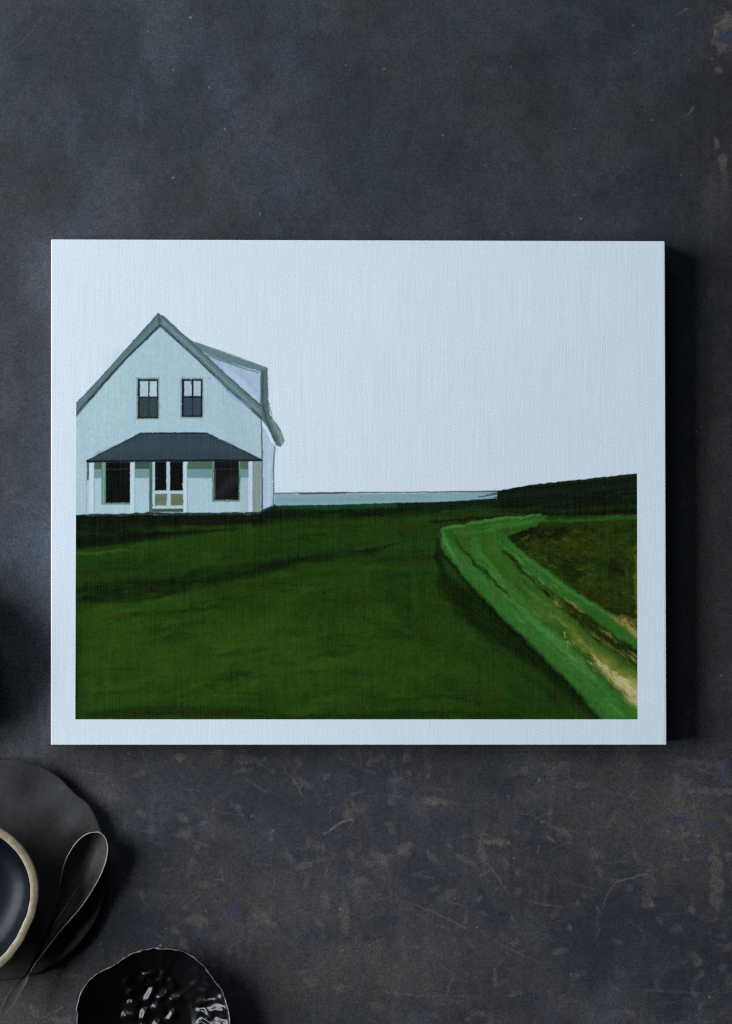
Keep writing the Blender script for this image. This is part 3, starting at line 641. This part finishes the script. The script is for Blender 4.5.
M_spoon = glaze('charcoal_stoneware', (.050, .046, .044), .5, .25, .00008, 300, .4)
M_lip = glaze('highlight_grey_lip', (.10, .10, .10), .35, .95, .00005, 300, .6)  # black dish's lip made paler: rim highlight put into the base colour
M_edge = glaze('grey_wear_and_highlight', (.26, .25, .24), .45, .3, .00005, 300, .5)  # worn spoon edge, and the painted highlight along its crease

# plate ------------------------------------------------------------
pc = (-2, 869)
prad = wavy(*pc, [(0, 759.5), (20, 760.5), (38, 765), (56, 775), (74, 792), (92, 808), (101, 828), (106, 850), (107.5, 872), (105, 895), (97, 918), (84, 938), (66, 956), (45, 970), (20, 978), (-5, 981),
                  (-35, 975), (-65, 958), (-90, 935), (-106, 900), (-111, 868), (-104, 835), (-90, 805), (-68, 782), (-45, 768), (-20, 761)])
kp = (CAM_H-.0076)/CAM_H
prad_ = prad; prad = lambda t: prad_(t)*kp
plate = empty('plate', W(*pc)*kp, label='wide matte black plate with an uneven wavy rim, under the bowl and spoon', category='plate')
ph = dens([(.0, .0030), (.3, .0030), (.58, .0032), (.70, .0038), (.84, .0055), (.95, .0072), (.985, .0078), (1.0, .0075), (.998, .0066), (.96, .0055), (.84, .0030), (.68, .0008), (.60, 0.0), (.3, .0002), (.0, .0002)], .02)
NPH = len(ph)
def pdisp(x, y, f, th, i):
    a = np.clip((f-.62)/.38, 0, 1)**1.3
    return a*(.0007*np.sin(5*th+.6)+.0005*np.sin(9*th+1.7))+np.exp(-((f-.78)/.12)**2)*.0011*(np.sin(8*th+1+f*3)+.6*np.sin(13*th+2))*(.6+.4*np.sin(3*th))+.0003*np.sin(x*160+1)*np.sin(y*150)*(i < NPH/2)
link('dish', revolve('dish', ph, prad, 260, pdisp), M_plate, plate)

# bowl ---------------------------------------------------------------
ZB = .0034; HB = .034; kb = (CAM_H-ZB-HB)/CAM_H
bc = (-46, 898)
brad0 = wavy(*bc, [(0, 828), (14, 837.5), (26, 850.5), (34, 865), (38.5, 881), (38.8, 896), (36, 912), (29, 930), (18.5, 949), (8, 962), (0, 969.5), (-20, 980), (-46, 984), (-75, 978), (-105, 958), (-126, 930), (-131, 898),
                   (-124, 862), (-105, 835), (-75, 817), (-46, 811), (-20, 817)])
brad = lambda t: brad0(t)*kb
bowl = empty('bowl', Vector(((bc[0]-366)*S*kb, (512-bc[1])*S*kb, ZB)), label='round bowl with a navy glossy inside and an unglazed tan rim, on the black plate', category='bowl')
# outer wall
bo = dens([(.0, .0006), (.42, .0006), (.46, .0), (.52, .0), (.55, .003), (.70, .008), (.86, .018), (.95, .027), (.985, .0315), (.95, .0318)], .02)
bo = [(f, z) for f, z in bo]
link('outer_wall', revolve('outer_wall', [bo[i] for i in range(len(bo)-1, -1, -1)], brad, 200), M_out, bowl)
rimp = dens([(.895, .0308), (.900, .0333), (.930, HB), (.965, HB-.0002), (.993, .0332), (1.0, .0318), (.985, .0305), (.95, .0300), (.895, .0308)], .006)
def rdisp(x, y, f, th, i): return .0005*np.sin(3*th+.5)+.00025*np.sin(11*th)
link('rim', revolve('rim', rimp, brad, 240, rdisp), M_tan, bowl)
bi = dens([(.0, .0070), (.25, .0071), (.45, .0074), (.60, .0082), (.70, .0100), (.79, .0132), (.85, .0185), (.883, .0260), (.900, .0322), (.912, .0331)], .012)
link('glazed_inside', revolve('glazed_inside', bi, brad, 240, None), M_navy, bowl)

# cup just outside the left edge -------------------------------------
ZU = .030; ku = (CAM_H-ZU)/CAM_H
uc = (-88, 655)
cup = empty('cup', Vector(((uc[0]-366)*S*ku, (512-uc[1])*S*ku, 0)), label='black cup at the left edge, cut off by the frame beside the canvas', category='cup')
crad = lambda t: (88+.6*np.sin(3*t))*ku
link('cup_body', revolve('cup_body', dens([(.0, .006), (.5, .0065), (.72, .012), (.86, .020), (.93, .030), (.955, ZU), (.985, ZU), (1., .0290), (.97, .025), (.9, .014), (.78, .006), (.66, .001), (.62, 0), (.0, .0005)], .03), crad, 120), M_gloss, cup)

# soup spoon ------------------------------------------------------------
zb = .0125                                       # rim height over the plate
spoon = empty('spoon', W(70, 905, 0), label='dark grey ceramic spoon with pale thin edges, lying across the plate beside the bowl', category='spoon')
SL = spoon.location
LE = [(97, 832.2), (90, 833), (83, 836.5), (76, 843), (69.5, 853), (64.5, 864), (61.5, 876), (59, 889), (56, 902), (52, 915), (47, 928), (41, 943), (35, 957), (29, 969), (25, 975), (19, 981), (13, 987.5), (8, 995), (4.2, 1003), (1.6, 1010), (2.5, 1014.2)]
RE = [(98.5, 832.2), (102, 834), (105.5, 838), (107.6, 845), (107.6, 853), (105.5, 863), (101.5, 873.5), (95.5, 885), (88.5, 896.5), (80, 908.5), (70, 920), (58.5, 933.5), (46, 949.5), (35, 964), (30.5, 972), (27.8, 980), (24, 988), (19.5, 996.5), (15, 1004), (9.5, 1011), (4.5, 1014.8)]
DP = [.0004, .0030, .0055, .0075, .0086, .0090, .0090, .0086, .0080, .0072, .0064, .0054, .0042, .0026, .0014, .0006, .0003, .0003, .0003, .0002, .0001]
ZR = [.0135, .0135, .0132, .0130, .0128, .0127, .0127, .0128, .0131, .0136, .0142, .0150, .0158, .0163, .0165, .0166, .0166, .0164, .0160, .0154, .0150]
def interp(arr, n):
    P = np.array(arr, float); P = P[:, None] if P.ndim == 1 else P; m = len(P); out = []
    for t in np.linspace(0, m-1, n):
        i = min(int(t), m-2); f = t-i; p0, p1, p2, p3 = P[max(i-1, 0)], P[i], P[i+1], P[min(i+2, m-1)]
        out.append(.5*((2*p1)+(-p0+p2)*f+(2*p0-5*p1+4*p2-p3)*f*f+(-p0+3*p1-3*p2+p3)*f**3))
    return np.array(out)
NS = 110; NU = 24
Ls, Rs, Ds, Zs = interp(LE, NS), interp(RE, NS), interp(DP, NS)[:, 0], interp(ZR, NS)[:, 0]
def sp(p, z):
    z = z+.0035
    k = (CAM_H-z)/CAM_H; return np.array([(p[0]-366)*S*k-SL.x, (512-p[1])*S*k-SL.y, z])
V = []; F = []
TH = .0016
for side in (0, 1):
    for i in range(NS):
        for j in range(NU+1):
            u = j/NU; p = Ls[i]*(1-u)+Rs[i]*u
            prof = (1-abs(2*u-1)**2.6)
            z = Zs[i]-Ds[i]*prof
            if side: z -= TH*(.25+.75*prof)
            V.append(sp(p, z))
N1 = NS*(NU+1)
def id_(s, i, j): return s*N1+i*(NU+1)+j
for i in range(NS-1):
    for j in range(NU):
        F.append((id_(0, i, j), id_(0, i+1, j), id_(0, i+1, j+1), id_(0, i, j+1)))
        F.append((id_(1, i, j), id_(1, i, j+1), id_(1, i+1, j+1), id_(1, i+1, j)))
    F.append((id_(0, i, 0), id_(1, i, 0), id_(1, i+1, 0), id_(0, i+1, 0)))
    F.append((id_(0, i, NU), id_(0, i+1, NU), id_(1, i+1, NU), id_(1, i, NU)))
for j in range(NU):
    F.append((id_(0, 0, j), id_(0, 0, j+1), id_(1, 0, j+1), id_(1, 0, j)))
    F.append((id_(0, NS-1, j), id_(1, NS-1, j), id_(1, NS-1, j+1), id_(0, NS-1, j+1)))
link('spoon_body', pymesh('spoon_body', V, F), M_spoon, spoon)
def tube(name, pts, rad, mat, parent, nseg=8):
    P = np.array(pts, float); n = len(P); V = []; F = []
    T_ = np.gradient(P, axis=0); T_ /= np.linalg.norm(T_, axis=1)[:, None]+1e-12
    for i in range(n):
        a = np.cross(T_[i], [0, 0, 1.]); a /= np.linalg.norm(a)+1e-12; b = np.cross(a, T_[i])
        for k in range(nseg):
            t = 2*math.pi*k/nseg; V.append(P[i]+(a*math.cos(t)+b*math.sin(t))*rad[i])
    for i in range(n-1):
        for k in range(nseg): F.append((i*nseg+k, i*nseg+(k+1) % nseg, (i+1)*nseg+(k+1) % nseg, (i+1)*nseg+k))
    F.append(tuple(reversed(range(nseg)))); F.append(tuple(range((n-1)*nseg, n*nseg)))
    return link(name, pymesh(name, V, F), mat, parent)
nb = int(NS*.70)
loop = [sp(Ls[i], Zs[i]) for i in range(int(NS*.34), -1, -1)]+[sp(Rs[i], Zs[i]) for i in range(0, nb)]
rr = [.00026+.00016*min(1, i/10, (len(loop)-1-i)/14)*(1+.25*math.sin(i*.7)) for i in range(len(loop))]
tube('worn_edge', loop, rr, M_edge, spoon)
rid = interp([(82, 882), (74, 894), (65.7, 907), (57, 920), (48, 934), (40, 950), (31.5, 969)], 40)
def zsurf(p):
    d = np.hypot(*(Ls-p).T)+np.hypot(*(Rs-p).T); i = int(np.argmin(d)); w = Rs[i]-Ls[i]; u = np.clip(np.dot(p-Ls[i], w)/np.dot(w, w), 0, 1)
    return Zs[i]-Ds[i]*(1-abs(2*u-1)**2.6)
zz = np.array([zsurf(p) for p in rid]); zz = np.convolve(np.pad(zz, 3, 'edge'), np.ones(7)/7, 'valid')
tube('ridge_highlight', [sp(p, z+.0001) for p, z in zip(rid, zz)], [.00012+.00022*math.sin(math.pi*min(1, (i+2)/42)) for i in range(40)], M_edge, spoon)  # pale bead painting the highlight line along the crease

# ornate black dish -------------------------------------------------------
oc = (154, 1025)
orad = wavy(*oc, [(76.5, 1018), (76.8, 1004), (80.5, 992), (87, 981.5), (94, 975), (101, 970), (105, 969), (111, 966), (118, 961.5), (124, 957), (134, 952), (148, 948.5), (155, 946.2), (160, 947.8), (172, 948), (184, 950.5), (192, 955),
                  (203, 963.5), (211, 973), (216, 981), (222, 988), (227, 1001), (230.5, 1015), (231, 1030), (226, 1050), (213, 1074), (190, 1094), (160, 1102), (128, 1099), (102, 1083), (84, 1060), (78, 1040)], .06)
kd = (CAM_H-.019)/CAM_H
orad_ = orad; orad = lambda t: orad_(t)*kd
dish = empty('ornate_dish', W(*oc)*kd, label='small glossy black dish with scalloped rim and moulded flower at the bottom edge', category='dish')
op = [(f, z) for f, z in dens([(.0, .0050), (.2, .0050), (.42, .0052), (.50, .0060), (.62, .0085), (.76, .0125), (.90, .0165), (.965, .0182)], .008)]
nin = len(op)
op += dens([(.972, .0188), (.985, .0193), (.998, .0188), (1.0, .0180), (.985, .0170), (.90, .0135), (.74, .0080), (.56, .0030), (.50, 0), (.44, 0), (.40, .0010), (.0, .0010)], .02)
PET = [(151, 977, 6, 2.6, 20), (161, 981, 8, 2.8, 68), (151, 986, 5, 2.6, -20), (136.5, 990, 7, 3, -25), (149, 999, 9, 2.8, 62), (161, 1000, 7, 2.6, 30), (133, 1007, 6, 3.2, -35), (143, 1019, 7, 2.8, 70), (171, 987, 7, 2.8, -55),
       (174, 1003, 7, 3, 10), (129, 997, 5, 3, 70), (158, 1013, 8, 2.8, -30), (170, 1020, 7, 2.8, 60), (128, 1020, 7, 3, -10), (140, 1034, 7, 3, 35), (158, 1031, 7, 3, -60), (174, 1036, 7, 3, 20), (150, 1049, 8, 3, 80), (132, 1048, 7, 3, -40),
       (172, 1053, 7, 3, -30), (143, 980, 5, 2.4, 75), (127, 984, 4, 2.6, 20)]
def odisp(x, y, f, th, i):
    z = np.zeros_like(x)
    if i < nin:
        X = x/S+oc[0]; Y = oc[1]-y/S
        for a, b, l, w, an in PET:
            c, s_ = math.cos(math.radians(an)), -math.sin(math.radians(an))
            u = (X-a)*c+(Y-b)*s_; v = -(X-a)*s_+(Y-b)*c
            z = z+.0022*np.exp(-(u/l)**4-(v/w/1.5)**2)
        m = np.clip((f-.52)/.1, 0, 1)*np.clip((.97-f)/.06, 0, 1)      # moulded leaves on the sloping side
        z = z+m*.0007*np.sin(th*26+fbm(X/9, Y/9, 53, 2)*6)*sstep(186, 198, X)*sstep(996, 1010, Y)+m*.0012*(fbm(X/11, Y/11, 51, 2)-.5)*2*(.35+.65*sstep(180, 205, X))
    z = z+.0007*np.sin(9*th+1)*max(0, (f-.7)/.3)
    return z
link('dish_body', revolve('dish_body', op, orad, 420, odisp), M_gloss, dish)
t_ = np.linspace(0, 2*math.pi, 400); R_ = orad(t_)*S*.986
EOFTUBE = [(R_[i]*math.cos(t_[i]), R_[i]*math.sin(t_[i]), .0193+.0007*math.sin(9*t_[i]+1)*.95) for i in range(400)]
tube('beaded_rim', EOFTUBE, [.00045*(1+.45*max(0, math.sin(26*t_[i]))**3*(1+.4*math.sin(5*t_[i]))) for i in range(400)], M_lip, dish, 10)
